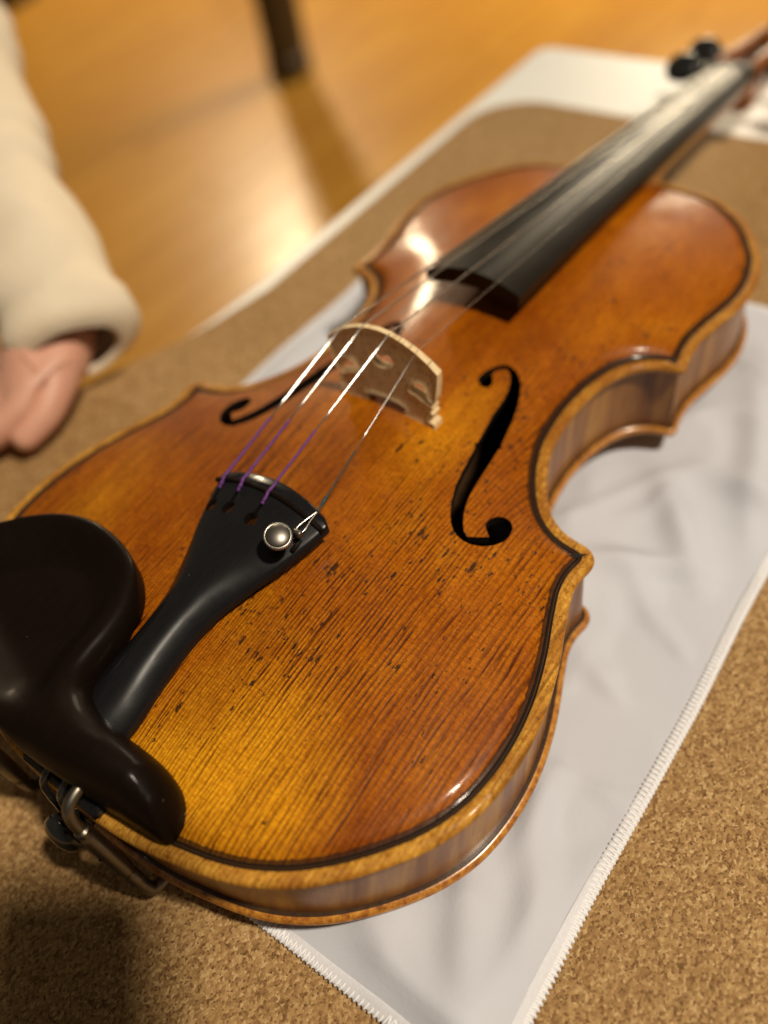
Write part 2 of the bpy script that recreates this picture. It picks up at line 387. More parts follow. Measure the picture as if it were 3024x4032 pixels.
def m_edge_maple(name='worn_back_edge'):
    t = NT(name); O = t.obj(); d = t.attr('rim')
    eb = t.noise(O, .35, 5.0, .75)
    c = t.ramp(eb, [(.3, (.10, .028, .005)), (.45, (.33, .115, .014)), (.6, (.50, .22, .03)), (.75, (.60, .33, .07))])
    x, y, z = t.xyz(O)
    up = t.m_('MULTIPLY', t.m_('GREATER_THAN', d, 1.7), t.m_('GREATER_THAN', z, -36.0))
    c = t.mix(t.m_('MULTIPLY', up, .93), c, (.018, .013, .010))
    t.set(Base_Color=c, Roughness=.3, Coat_Weight=.5, Coat_Roughness=.15, Normal=t.bump(eb, .3, .0002))
    return t.m

def m_rib():
    t = NT('flamed_maple_rib'); s = t.attr('arc'); O = t.obj(); x, y, z = t.xyz(O)
    v = t.comb(t.m_('MULTIPLY', t.m_('ADD', s, t.m_('MULTIPLY', z, .18)), .16), t.m_('MULTIPLY', z, .012), 0.0)
    f = t.noise(v, 1.0, 3.0, .6)
    c = t.ramp(f, [(.34, (.17, .062, .016)), (.46, (.25, .105, .026)), (.54, (.34, .16, .034)), (.66, (.43, .22, .042))])
    fine = t.noise(t.comb(t.m_('MULTIPLY', s, .25), t.m_('MULTIPLY', z, 1.6), 0.0), 1.0, 3.0)
    c = t.mix(t.ramp(fine, [(.35, .3), (.6, 0)]), c, (.14, .05, .014))
    # varnish left in the corners by the plates
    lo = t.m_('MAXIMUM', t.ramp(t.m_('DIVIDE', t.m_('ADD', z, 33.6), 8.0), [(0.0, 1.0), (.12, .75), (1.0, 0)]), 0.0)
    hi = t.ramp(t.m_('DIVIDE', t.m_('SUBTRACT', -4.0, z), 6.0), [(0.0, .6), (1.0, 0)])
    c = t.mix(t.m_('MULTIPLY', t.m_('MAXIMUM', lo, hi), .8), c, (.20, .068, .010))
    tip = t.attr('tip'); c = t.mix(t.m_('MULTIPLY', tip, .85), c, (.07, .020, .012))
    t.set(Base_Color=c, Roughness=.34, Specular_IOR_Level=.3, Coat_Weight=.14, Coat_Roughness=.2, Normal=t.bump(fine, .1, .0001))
    return t.m

def m_ebony(name, base, rough, coat=0.0, grain=.06, spec=.22):
    t = NT(name); O = t.obj(); n = t.noise(t.sc(O, (.06, 1, 1)), 1.2, 4.0, .6)
    c = t.mix(n, tuple(b*.6 for b in base), tuple(b*1.5 for b in base))
    n2 = t.noise(O, .05, 3.0)
    du = t.n('ShaderNodeTexVoronoi', {'Vector': t.n('ShaderNodeVectorMath', {0: O, 1: t.noise(O, 1.5, 2.0, .5, 'Color')}, operation='ADD').outputs[0], 'Scale': .22})
    dr = t.xyz(du.outputs['Color'])
    dust = t.m_('MULTIPLY', t.m_('GREATER_THAN', dr[0], .55), t.m_('LESS_THAN', du.outputs['Distance'], t.m_('MULTIPLY', dr[1], .045)))
    c = t.mix(t.m_('MULTIPLY', dust, .5), c, (.22, .19, .15))
    t.set(Base_Color=c, Specular_IOR_Level=spec, Roughness=t.ramp(n2, [(.3, rough*.85), (.7, rough*1.15)]), Coat_Weight=coat, Coat_Roughness=.12,
          Normal=t.bump(t.noise(t.sc(O, (.3, 1, 1)), 2.0, 3.0), grain, .0001))
    return t.m

def m_bridge():
    t = NT('bridge_maple'); O = t.obj(); x, y, z = t.xyz(O)
    fl = t.n('ShaderNodeTexVoronoi', {'Vector': t.comb(t.m_('ADD', y, t.m_('MULTIPLY', z, .12)), t.m_('MULTIPLY', z, .28), 0.0), 'Scale': .9}, voronoi_dimensions='2D')
    r = t.xyz(fl.outputs['Color'])
    f = t.m_('MULTIPLY', t.m_('GREATER_THAN', r[0], .55), t.m_('LESS_THAN', fl.outputs['Distance'], .2))
    n = t.noise(t.comb(t.m_('MULTIPLY', y, .5), t.m_('MULTIPLY', z, .06), x), 1.0, 4.0)
    c = t.ramp(n, [(.3, (.62, .45, .24)), (.6, (.74, .58, .34)), (.8, (.78, .63, .39))])
    c = t.mix(t.m_('MULTIPLY', f, .75), c, (.22, .115, .035))
    t.set(Base_Color=c, Roughness=.65, Specular_IOR_Level=.25, Normal=t.bump(n, .1, .0001)); return t.m

def m_cork():
    t = NT('cork_granules'); O = t.obj()
    wob = t.n('ShaderNodeVectorMath', {0: t.noise(O, .9, 2.0, .5, 'Color'), 1: (.7, .7, .7)}, operation='MULTIPLY').outputs[0]
    q = t.n('ShaderNodeVectorMath', {0: O, 1: wob}, operation='ADD').outputs[0]
    a = t.n('ShaderNodeTexVoronoi', {'Vector': t.sc(q, (1, 1.25, 1)), 'Scale': .95, 'Randomness': 1.0}, voronoi_dimensions='2D')
    b = t.n('ShaderNodeTexVoronoi', {'Vector': q, 'Scale': 1.9}, voronoi_dimensions='2D')
    ra = t.xyz(a.outputs['Color']); rb = t.xyz(b.outputs['Color'])
    v = t.m_('ADD', t.m_('MULTIPLY', ra[0], .72), t.m_('MULTIPLY', rb[1], .28))
    v = t.m_('ADD', t.m_('MULTIPLY', v, .85), t.m_('MULTIPLY', t.noise(O, 1.6, 3.0, .7), .15))
    c = t.ramp(v, [(.12, (.13, .058, .016)), (.3, (.26, .143, .050)), (.5, (.345, .20, .075)), (.7, (.43, .265, .105)), (.92, (.62, .43, .21))])
    dk = t.m_('GREATER_THAN', rb[2], .955); c = t.mix(t.m_('MULTIPLY', dk, .7), c, (.06, .024, .008))
    big = t.noise(O, .012, 3.0); c = t.mix(t.ramp(big, [(.35, .22), (.65, 0)]), c, (.20, .105, .036))
    e = t.ramp(a.outputs['Distance'], [(.3, 1.0), (.75, 0.0)])
    h = t.m_('ADD', t.m_('MULTIPLY', ra[1], .6), t.m_('ADD', t.m_('MULTIPLY', e, .5), t.m_('MULTIPLY', rb[0], .4)))
    t.set(Base_Color=c, Roughness=.75, Specular_IOR_Level=.3, Normal=t.bump(h, .55, .0003)); return t.m

def m_cloth():
    t = NT('microfibre_cloth'); O = t.obj()
    n = t.noise(O, 2.6, 3.0, .8); b = t.noise(O, .03, 3.0)
    c = t.mix(b, (.50, .515, .57), (.56, .575, .63))
    t.set(Base_Color=c, Roughness=.9, Specular_IOR_Level=.15, Sheen_Weight=.1, Sheen_Roughness=.5,
          Normal=t.bump(t.m_('ADD', n, t.m_('MULTIPLY', t.noise(O, .6, 3.0), .8)), .35, .0003)); return t.m

def m_floorboard():
    t = NT('varnished_floorboard'); O = t.obj()
    rnd = t.n('ShaderNodeObjectInfo').outputs['Random']
    n = t.noise(t.n('ShaderNodeVectorMath', {0: t.sc(O, (.002, .03, 1)), 1: t.comb(t.m_('MULTIPLY', rnd, 90.0), rnd, 0.0)}, operation='ADD').outputs[0], 1.0, 5.0, .6)
    c = t.ramp(n, [(.3, (.47, .20, .014)), (.5, (.60, .28, .024)), (.7, (.68, .36, .045))])
    c = t.mix(t.m_('MULTIPLY', rnd, .25), c, (.44, .165, .010))
    t.set(Base_Color=c, Roughness=.42, Specular_IOR_Level=.3, Coat_Weight=.4, Coat_Roughness=.27); return t.m

def m_skin():
    t = NT('skin'); O = t.obj(); n = t.noise(O, .08, 4.0)
    c = t.mix(n, (.56, .27, .19), (.68, .38, .27))
    t.set(Base_Color=c, Roughness=.45, Subsurface_Weight=.15, Normal=t.bump(t.noise(O, .8, 3.0), .15, .0003))
    t.put(t.b.inputs['Subsurface Radius'], (.004, .0015, .001)); return t.m

def m_wrap(name, a, b, pitch):
    t = NT(name); O = t.obj(); x, y, z = t.xyz(O)
    w = t.m_('SINE', t.m_('ADD', t.m_('MULTIPLY', x, 6.283/pitch), t.m_('MULTIPLY', y, 2.0)))
    n = t.noise(O, 1.5, 2.0)
    t.set(Base_Color=t.mix(t.m_('ADD', t.m_('MULTIPLY', w, .3), n), a, b), Roughness=.5, Normal=t.bump(w, .5, .0001)); return t.m

M = dict(spruce=m_spruce(), wood_in=plain('bare_wood', (.30, .18, .08), .8), backedge=m_edge_maple(), rib=m_rib(),
         ebony=m_ebony('polished_ebony', (.007, .007, .008), .25, .15), chin=m_ebony('dark_ebony', (.0055, .0030, .0018), .42, .05, .08, .06),
         board=m_ebony('fingerboard_ebony', (.011, .0085, .006), .34, 0.0, .015, .16), bridge=m_bridge(), cork=m_cork(), cloth=m_cloth(),
         black=plain('black_stain', (.008, .006, .005), .6, spec=.12), purf_mid=plain('purfling_core', (.045, .020, .007), .55, spec=.15, var=.4, vscale=.4),
         neck=plain('neck_maple', (.42, .19, .05), .35, coat=.4, var=.25, vscale=.08), scroll=plain('scroll_varnish', (.30, .095, .02), .3, coat=.5, var=.3, vscale=.1),
         steel=plain('nickel_steel', (.46, .44, .40), .32, 1.0, bumps=(2.0, .05, .0001)), wire=plain('string_steel', (.86, .84, .80), .22, 1.0),
         knob=plain('satin_nickel', (.20, .185, .165), .40, 1.0, bumps=(.6, .06, .0001)), rim=plain('bright_nickel', (.95, .93, .88), .25, 1.0),
         dull=plain('brushed_clamp_metal', (.20, .18, .145), .38, 1.0, var=.2, vscale=.3), rubber=plain('black_plastic', (.010, .010, .010), .18, coat=.6),
         silk=m_wrap('purple_silk', (.05, .008, .085), (.17, .042, .25), .8), gsilk=m_wrap('dark_green_silk', (.008, .018, .016), (.03, .07, .065), .8),
         tablewhite=plain('cream_laminate', (.84, .83, .78), .4, coat=.2, var=.05, vscale=.01), thread=plain('white_thread', (.80, .80, .82), .8), hemw=plain('hem_fabric', (.66, .66, .70), .9, spec=.1, bumps=(1.6, .5, .0003), var=.12, vscale=1.2),
         desk=plain('dark_stained_wood', (.030, .019, .008), .4, var=.3, vscale=.03), skin=m_skin(),
         sleeve=plain('cream_knit', (.72, .62, .47), .9, spec=.2, bumps=(.5, .5, .0012), var=.08, vscale=.05), board_floor=m_floorboard(),
         gap=plain('floor_gap', (.28, .11, .012), .6), nutw=plain('ebony_nut', (.02, .016, .012), .3),
         corkpad=plain('cork_pad', (.38, .22, .09), .8, var=.3, vscale=1.0))

# ------------------------------------------------------------------ floor
FZ = -730.0
fl = mk('floor', *box(-600, 4800, -400, 5600, FZ-40, FZ-6), M['gap'], smooth=False); tag(fl, kind='structure')
pv, pf = box(0, 1398, 0, 118, -6, 0, 1.0)
pme = bpy.data.meshes.new('plank'); pme.from_pydata([tuple(v) for v in pv], [], pf); pme.materials.append(M['board_floor'])
for r, y in enumerate(np.arange(300, 5300, 120)):
    for x in np.arange(-500 - (r*431) % 1400, 4700, 1400):
        if x+1400 < 100 or x > 4600 or (y > 2600 and x+1400 < 700) or (y < 800 and x+1400 < 500): continue
        o = bpy.data.objects.new('plank', pme); link(o, fl); o.location = (x, y, FZ)

# ------------------------------------------------------------------ workbench and cork mat
tb = thing('workbench', 'cream white workbench top with a narrow pale border around the cork', 'workbench', (0, 0, FZ*MM))
TZ = -FZ
def rounded(x0, x1, y0, y1, r, n=10):
    p = []
    for cx, cy, a0 in ((x1-r, y1-r, 0), (x0+r, y1-r, 90), (x0+r, y0+r, 180), (x1-r, y0+r, 270)):
        for k in range(n+1):
            a = math.radians(a0+90*k/n); p.append((cx+r*math.cos(a), cy+r*math.sin(a)))
    return np.array(p)
def slab(poly, prof):
    """extrude polygon through (inset, z) steps, capped"""
    n = normals_in(poly); V = []; F = []; k = len(poly)
    for e, z in prof: V.append(np.c_[poly+n*e, np.full(k, z)])
    for i in range(len(prof)-1):
        for j in range(k): F.append((i*k+j, i*k+(j+1) % k, (i+1)*k+(j+1) % k, (i+1)*k+j))
    F.append(tuple(range(k))[::-1]); F.append(tuple((len(prof)-1)*k+j for j in range(k)))
    return np.vstack(V), F
def edge_curve(x1, y1, r, x0, y0, off):
    xs = np.arange(260, x0+60, -12.0); c = [(x, y1+float(np.interp(x, [-700, -50, 40, 100, 150, 175, 190, 200, 224, 260], [150, 104, 72, 46, 25, 15.5, 11, 6.5, 2.5, 0]))+float(np.interp(x, [170, 210, 260], [off, off*.6, 0]))) for x in xs]
    p = [(x1, y0)]+[(x1-r+r*math.cos(a), y1-r+r*math.sin(a)) for a in np.linspace(0, math.pi/2, 14)]+c+[(x0, c[-1][1]), (x0, y0)]
    return np.array(p)
v, f = slab(edge_curve(595, 179, 14, -700, -620, 0.0), [(2, TZ-32), (0, TZ-30), (0, TZ-6), (1.2, TZ-3.6), (3, TZ-2.6)])
mk('table_top', v, f, M['tablewhite'], tb, sharp=12)
for (lx, ly) in ((520, 105), (520, -550), (-620, 105), (-620, -550)):
    v, f = box(lx-25, lx+25, ly-25, ly+25, 0, TZ-32, 3); mk('leg', v, f, M['tablewhite'], tb, smooth=False)
v, f = slab(edge_curve(508, 166, 42, -640, -560, 11.0), [(0, -2.6), (0, -.5), (.5, 0)])
cm = mk('cork_mat', v, f, M['cork'], sharp=30); tag(cm, 'brown granulated cork mat with rounded corners covering the workbench', 'mat')

# ------------------------------------------------------------------ cleaning cloth under the violin
CX0, CX1, CY0, CY1 = 4.0, 352.0, -135.0, 121.0
def cloth_z(x, y):
    z = 0.0
    for (s, a, ox) in ((.011, 9.0, 0), (.022, 3.0, 40)):
        z += a*(mnoise.noise(Vector((x*s*.75+y*s*.5+ox, (y*1.1-x*.35)*s, ox)))+.10)
    for (cx, cy, ang, L, h, w) in ((128, -112, 62, 24, 3.2, 8), (62, -118, 28, 30, 2.6, 8), (205, -100, 40, 26, 4.2, 9), (182, -96, 118, 20, 3.6, 7), (158, -120, 55, 26, 2.8, 8), (40, -108, 25, 30, 2.4, 9), (262, -108, 20, 40, 3.4, 10), (96, -120, 100, 18, 2.6, 7), (24, -84, 60, 26, 2.0, 9), (232, -124, 80, 22, 3.0, 8), (84, -108, 5, 26, 2.2, 7), (300, -110, 60, 30, 3.0, 10), (14, -112, 75, 20, 1.8, 7)):
        a = math.radians(ang); u = (x-cx)*math.cos(a)+(y-cy)*math.sin(a); q = -(x-cx)*math.sin(a)+(y-cy)*math.cos(a)
        z += 1.5*h*math.exp(-(u/L)**2-(q/(w*.75))**2)
    r1 = mnoise.noise(Vector((x*.017+5, y*.022, 2.0))); z += 1.5*max(0, 1-4*abs(r1))**1.5
    r2 = mnoise.noise(Vector(((x+y)*.016, (y-x)*.020, 8.0))); z += 1.2*max(0, 1-4*abs(r2))**1.5
    e = min(x-CX0, CX1-x, y-CY0, CY1-y)
    z = max(z, -.2)*min(1, max(0, (e+1)/13))**.8+.35
    inn = min(1, max(0, (math.hypot((x-170)/150, (y)/70)-.55)/.35))
    return z*inn+.35*(1-inn)+.12
def cloth_xy(x, y):
    """soft waver of the cut edges"""
    return (x+.5*math.sin(y*.05)+.6*mnoise.noise(Vector((y*.03, x*.01, 3))), y+.4*math.sin(x*.037+.6)+.8*mnoise.noise(Vector((x*.025, y*.01, 9))))
nx, ny = 150, 112; V = []; F = []
for i in range(nx+1):
    for j in range(ny+1):
        x = CX0+(CX1-CX0)*i/nx; y = CY0+(CY1-CY0)*j/ny; xx, yy = cloth_xy(x, y); V.append((xx, yy, cloth_z(x, y)+.45))
for i in range(nx):
    for j in range(ny): a = i*(ny+1)+j; F.append((a, a+ny+1, a+ny+2, a+1))
n0 = len(V); V += [(a, b, c-.45) for a, b, c in V]; F += [tuple(q+n0 for q in g[::-1]) for g in F]
rim_ids = [i*(ny+1) for i in range(nx+1)]+[nx*(ny+1)+j for j in range(1, ny+1)]+[i*(ny+1)+ny for i in range(nx-1, -1, -1)]+[j for j in range(ny-1, 0, -1)]
for a, b in zip(rim_ids, rim_ids[1:]+rim_ids[:1]): F.append((b, a, a+n0, b+n0))
cl = mk('cleaning_cloth', V, F, M['cloth']); tag(cl, 'light grey microfibre cloth with white overlocked hem spread beneath the violin', 'cloth')
def edge_pt(side, s):
    if side == 'right': x, y, t, n = s, CY0, (1, 0), (0, 1)
    elif side == 'bottom': x, y, t, n = CX0, s, (0, -1), (1, 0)
    elif side == 'left': x, y, t, n = s, CY1, (-1, 0), (0, -1)
    else: x, y, t, n = CX1, s, (0, 1), (-1, 0)
    xx, yy = cloth_xy(x, y); return xx, yy, cloth_z(x, y), t, n
hem_parts = []
for side, a0, a1 in (('right', CX0, CX1), ('bottom', CY0, CY1), ('left', CX0, CX1), ('top', CY0, CY1)):
    Vh = []; Fh = []; ss = np.linspace(a0+.1, a1-.1, 150); pr = [(-.75, .05), (-.7, .55), (-.2, .92), (1.4, .95), (2.9, .85), (3.5, .5)]
    for s_ in ss:
        x, y, z, t_, n_ = edge_pt(side, s_); zi = cloth_z(min(max(x+3.5*n_[0], CX0), CX1), min(max(y+3.5*n_[1], CY0), CY1))
        for a_, b_ in pr: Vh.append((x+a_*n_[0], y+a_*n_[1], z+(zi-z)*max(0, a_)/3.5+b_-.05+.08*mnoise.noise(Vector((x*.8, y*.8, a_)))))
    for i in range(len(ss)-1):
        for j in range(5):
            q = (i*6+j, i*6+j+1, (i+1)*6+j+1, (i+1)*6+j); Fh.append(q if side in ('right', 'top') else q[::-1])
    hem_parts.append((np.array(Vh), Fh))
hv, hf, _ = join(hem_parts); mk('hem', hv, hf, M['hemw'], cl)
# one overlock stitch: thread up from the rim, slanting over the hem and back
def stitch_mesh(seed):
    r = random.Random(seed); j = lambda a: (r.random()-.5)*a
    p = [(-.2, -.55, -.1), (0, -.75, .5), (.35+j(.2), .1, .95), (.8+j(.25), 1.8, .85+j(.1)), (1.0+j(.25), 3.3+j(.5), .62)]
    a = tube(catmull(p, 1.2), .40, 6)
    p = [(1.0, 3.3, .62), (1.35+j(.25), 1.8, .8), (1.6, .2, .9), (1.75, -.7, .4), (1.65, -.55, -.1)]
    b = tube(catmull(p, 1.3), .34, 6)
    v, f, _ = join([a, b]); me = bpy.data.meshes.new('stitch'); me.from_pydata([tuple(q) for q in v], [], f); me.materials.append(M['thread'])
    me.polygons.foreach_set('use_smooth', np.full(len(f), True)); return me
SM = [stitch_mesh(k) for k in range(5)]
def stitch(side, s):
    x, y, z, t, n = edge_pt(side, s)
    o = bpy.data.objects.new('stitch', random.choice(SM)); link(o, cl)
    e = .4; x2, y2, z2, _, _ = edge_pt(side, s+e*(t[0]+t[1])); tx, ty = (x2-x)/e, (y2-y)/e; L = math.hypot(tx, ty); tx, ty = tx/L, ty/L
    nx_, ny_ = (-ty, tx) if (-ty*n[0]+tx*n[1]) > 0 else (ty, -tx)
    hz = cloth_z(min(max(x+4*n[0], CX0), CX1), min(max(y+4*n[1], CY0), CY1))-z
    o.matrix_local = Matrix(((tx, nx_, 0, x), (ty, ny_, 0, y), ((z2-z)/e*.9, hz/4, 1, z+.1), (0, 0, 0, 1)))
for s in np.arange(CX0+1, 250, 1.75): stitch('right', s)
for s in np.arange(CY0+1, -35, 1.75): stitch('bottom', s)
rest = []
for side, ss in (('right', np.arange(250, CX1-1, 2.4)), ('bottom', np.arange(-35, CY1-1, 2.4)), ('left', np.arange(CX0+1, CX1-1, 2.4)), ('top', np.arange(CY0+1, CY1-1, 2.4))):
    for k, s in enumerate(ss):
        x, y, z, t, n = edge_pt(side, s)
        for a_, b_ in ((-.6, 4.2),):
            rest.append(tube([(x+a_*n[0], y+a_*n[1], z), (x+.2*n[0]+.5*t[0], y+.2*n[1]+.5*t[1], z+1.1), (x+b_*n[0]+1.2*t[0], y+b_*n[1]+1.2*t[1], z+.8)], .5, 5))
v, f, _ = join(rest); o = mk('hem_thread', v, f, M['thread'], cl); tag(o, kind='stuff')

# ------------------------------------------------------------------ violin
vi = thing('violin', 'antiqued orange brown violin with black fittings lying on a grey cloth', 'violin', (0, 0, .050))
FH = [(187.9,-22.9),(186.8,-24.5),(186.9,-26.4),(188.7,-27.4),(191.1,-27.2),(193.0,-25.9),(194.0,-24.9),(196.2,-24.9),(198.5,-26.0),(199.9,-27.4),(199.6,-28.8),(197.9,-30.4),(194.5,-32.2),(191.1,-33.2),(187.4,-33.9),(183.4,-34.3),(179.4,-34.7),(174.7,-35.5),(170.0,-36.4),(165.5,-37.2),(163.4,-37.6),(162.0,-36.9),(161.0,-38.1),(159.0,-38.6),(154.9,-39.4),(149.5,-40.5),(144.7,-41.6),(140.8,-42.8),(135.6,-44.9),(131.2,-47.2),(127.8,-49.6),(126.0,-51.6),(124.7,-54.0),(124.2,-56.8),(124.6,-59.4),(126.2,-62.5),(129.0,-65.1),(132.4,-66.7),(135.8,-66.9),(139.1,-66.0),(140.9,-64.3),(141.4,-62.4),(140.7,-60.6),(139.2,-59.2),(137.0,-58.4),(134.9,-58.4),(133.4,-59.2),(132.1,-60.6),(130.9,-62.2),(128.6,-59.6),(126.4,-56.6),(127.2,-55.1),(130.1,-52.8),(134.0,-50.7),(137.2,-49.4),(141.6,-48.2),(145.9,-47.4),(150.2,-46.8),(155.4,-46.1),(160.2,-45.4),(165.2,-44.7),(166.4,-44.6),(167.6,-45.3),(168.0,-44.3),(171.3,-43.5),(176.4,-42.4),(182.0,-41.1),(187.6,-39.5),(193.0,-37.5),(197.6,-35.2),(199.9,-33.3),(201.7,-30.9),(202.3,-28.4),(201.8,-26.3),(199.9,-24.5),(197.2,-23.1),(194.3,-22.2),(191.3,-21.7),(189.1,-21.8)]
fh = np.array(FH); fh = resample(np.vstack([fh]), .7, closed=True)
fhL = np.c_[fh[::-1, 0]+2.5, -fh[::-1, 1]*.91]; fhL = resample(fhL-normals_in(fhL)*.7, .7, closed=True)
RINGS = (.15, .4, .75, 1.2, 1.7, 2.3, 3.0, 3.6, 4.0, 4.4, 4.9, 5.4, 5.9, 6.4, 6.9, 7.6, 8.6, 9.8, 11.2)
V, F, mi, dd = plate(OUT, [fh, fhL], ztop, zunder, 1.9, RINGS, hring=(.5,))
top = mk('top_plate', V, F, [M['spruce'], M['wood_in'], M['black'], M['spruce']], vi, mi, attrs={'rim': dd}, sharp=50)
top['label'] = 'arched spruce top worn to gold with dark dents and two f holes'

# purfling: two black strips and a brown core following the rim
OF = make_outline(.6); NF = normals_in(OF)
iC = [np.argmin(np.hypot(OF[:, 0]-cx, OF[:, 1]-cy)) for cx, cy in ((145.5, 92.2), (241, 80.2), (241, -80.2), (145.5, -92.2))]
def seg(a, b):
    n = len(OF); return [(a+k) % n for k in range((b-a) % n+1)]
SEGS = [seg(iC[3], iC[0]), seg(iC[0], iC[1]), seg(iC[1], iC[2]), seg(iC[2], iC[3])]
for sg in SEGS:
    parts = []
    ok = dist(OF[sg]+NF[sg]*5.65, OF) > 5.6
    ids = [s for s, g in zip(sg, ok) if g]
    for d0, d1, m, lift in ((3.95, 4.5, 0, .10), (4.5, 5.1, 1, .07), (5.1, 5.65, 0, .10)):
        A = OF[ids]+NF[ids]*d0; B = OF[ids]+NF[ids]*d1
        za = ztop(A)+lift; zb = ztop(B)+lift; k = len(ids)
        Vp = np.vstack([np.c_[A, za], np.c_[B, zb], np.c_[A, za-.4], np.c_[B, zb-.4]])
        Fp = []
        for i in range(k-1): Fp += [(i, i+1, k+i+1, k+i), (2*k+i, 2*k+i+1, i+1, i), (k+i, k+i+1, 3*k+i+1, 3*k+i)]
        parts.append((Vp, Fp, m))
    Vp, Fp, mp = join(parts); mk('purfling', Vp, Fp, [M['black'], M['purf_mid']], top, mp)
for c, (sx, sy) in zip(iC, ((1, 1), (1, 1), (1, -1), (1, -1))):    # mitred points in the corners
    tip = OF[c]; low = tip[0] < 200
    inn = np.array([145.2 if low else 241.6, math.copysign(tip[1]*0+ (90.2 if low else 78.6), sy)])
    base = np.array([141.0 if low else 244.4, math.copysign(84.6 if low else 72.5, sy)])
    t = (inn-base)/np.linalg.norm(inn-base); n = np.array([-t[1], t[0]])
    pl = [inn, base+n*1.1+t*2.2, base+t*.6, base-n*1.1+t*2.2]; pl = np.array(pl)
    if area(pl) < 0: pl = pl[::-1]
    z = ztop(pl)+.13; Vp = np.vstack([np.c_[pl, z], np.c_[pl, z-.5]])
    mk('purfling', Vp, [(0, 1, 2, 3), (0, 4, 5, 1), (1, 5, 6, 2), (2, 6, 7, 3), (3, 7, 4, 0)], M['black'], top, smooth=False)

# back plate
def zb_in(P, d):
    e = np.clip(1-d/2.1, 0, 1); return -33.4-2.0*(1-np.sqrt(np.clip(1-e*e, 0, 1)))
def zb_out(P, d):
    e = np.clip(1-d/2.1, 0, 1); return -37.4+2.0*(1-np.sqrt(np.clip(1-e*e, 0, 1)))-arch(P, d)*.80
V, F, mi, dd = plate(make_outline(1.2), [], zb_in, zb_out, 5.0, (.2, .6, 1.1, 1.6, 2.1, 3.0, 4.2, 6, 8, 11))
mk('back_plate', V, F, M['backedge'], vi, None, attrs={'rim': dd}, sharp=50)

# ribs, one bent strip for each side of each bout
iB, iT = 0, int(np.argmax(OF[:, 0]))
for a, b in ((iB, iC[0]), (iC[0], iC[1]), (iC[1], iT), (iT, iC[2]), (iC[2], iC[3]), (iC[3], len(OF))):
    ids = [k % len(OF) for k in range(a, b+1)]
    po = OF[ids]+NF[ids]*3.0; ok = dist(po, OF) > 2.95; ids = [i for i, g in zip(ids, ok) if g]
    po = OF[ids]+NF[ids]*3.0; pi_ = OF[ids]+NF[ids]*4.1; k = len(ids)
    s = np.r_[0, np.cumsum(np.linalg.norm(np.diff(po, axis=0), axis=1))]
    zs = (-4.0, -8, -14, -20, -26, -30, -33.6); Vr = []; arc = []; tip = []
    cpts = OF[iC]; tp = np.clip(1-np.min(np.linalg.norm(po[:, None]-cpts[None], axis=2), axis=1)/26.0, 0, 1)
    cb = np.array([1.0 if 150 < p[0] < 241 else .25 for p in po]); fade = tp*cb*np.array([1.0 if p[0] > 190 else .5 for p in po])
    for z in zs: Vr.append(np.c_[po, np.full(k, z)]); arc.append(s+a*.6); tip.append(fade)
    for z in (zs[-1], zs[0]): Vr.append(np.c_[pi_, np.full(k, z)]); arc.append(s+a*.6); tip.append(fade)
    Fr = []
    nz = len(zs)+2
    for i in range(nz):
        j = (i+1) % nz
        for q in range(k-1): Fr.append((i*k+q, i*k+q+1, j*k+q+1, j*k+q))
    mk('rib', np.vstack(Vr), Fr, M['rib'], vi, attrs={'arc': np.concatenate(arc), 'tip': np.concatenate(tip)}, sharp=60)

# ---- bridge, carved outline with heart and kidneys
BY = -2.0
BR = [(0,47.9),(5,47.4),(10,46.1),(15,44.0),(19.6,41.2),(23.7,37.9),(23.2,33),(22.4,28),(21.8,25.4),(20.0,25.2),(18.9,26.2),(18.8,27.8),(18.6,29.4),(17.7,30.8),(16.2,31.6),(14.4,31.5),(12.7,30.6),(11.3,28.9),(10.7,27.2),(11.3,26.4),(13.2,26.0),(15.6,25.0),(18.2,23.7),(20.6,23.2),(21.0,22.2),(19.6,21.4),(19.4,20.6),(20.9,20.0),(20.9,19.0),(19.6,18.6),(18.5,17.8),(18.2,16.8),(18.9,15.9),(20.2,15.8),(21.1,15.5),(21.2,13.2)]
BRI = [(8.3,14.2),(8.3,16.0),(9.5,16.6),(9.3,18.0),(6,19.3),(0,19.9)]
foot = [(y, zt1(160.5, BY-y)-.25) for y in np.linspace(21.2, 8.3, 8)]
BRr = BR[:-1]+foot+BRI[1:]
hr = np.array(BRr); hl = np.c_[-hr[::-1][1:-1, 0], hr[::-1][1:-1, 1]]
bpoly = resample(np.vstack([hr, hl]), .55, closed=True)
heart = np.array([(0,36.9),(1.0,37.9),(2.4,38.8),(4.2,38.9),(5.6,38.0),(6.2,36.6),(5.8,34.9),(4.6,33.5),(2.6,32.3),(0,31.9)])
heart = np.c_[heart[:, 0]*.86, 35.4+(heart[:, 1]-35.4)*.86]
heart = resample(np.vstack([heart, np.c_[-heart[::-1][1:-1, 0], heart[::-1][1:-1, 1]]]), .6, closed=True)
xf = lambda P, d: -(158.6+(P[:, 1]-13)/35*2.9)-.25*(1-np.clip(d/.5, 0, 1))*-1
xb = lambda P, d: np.full(len(P), -163.2)
V, F, mi, dd = plate(bpoly, [heart], xf, xb, 2.0, (.45,))
V = np.c_[-V[:, 2], BY-V[:, 0], V[:, 1]]
bridge = mk('bridge', V, F, M['bridge'], vi, sharp=35); bridge['label'] = 'pale maple bridge with heart and kidney cutouts'

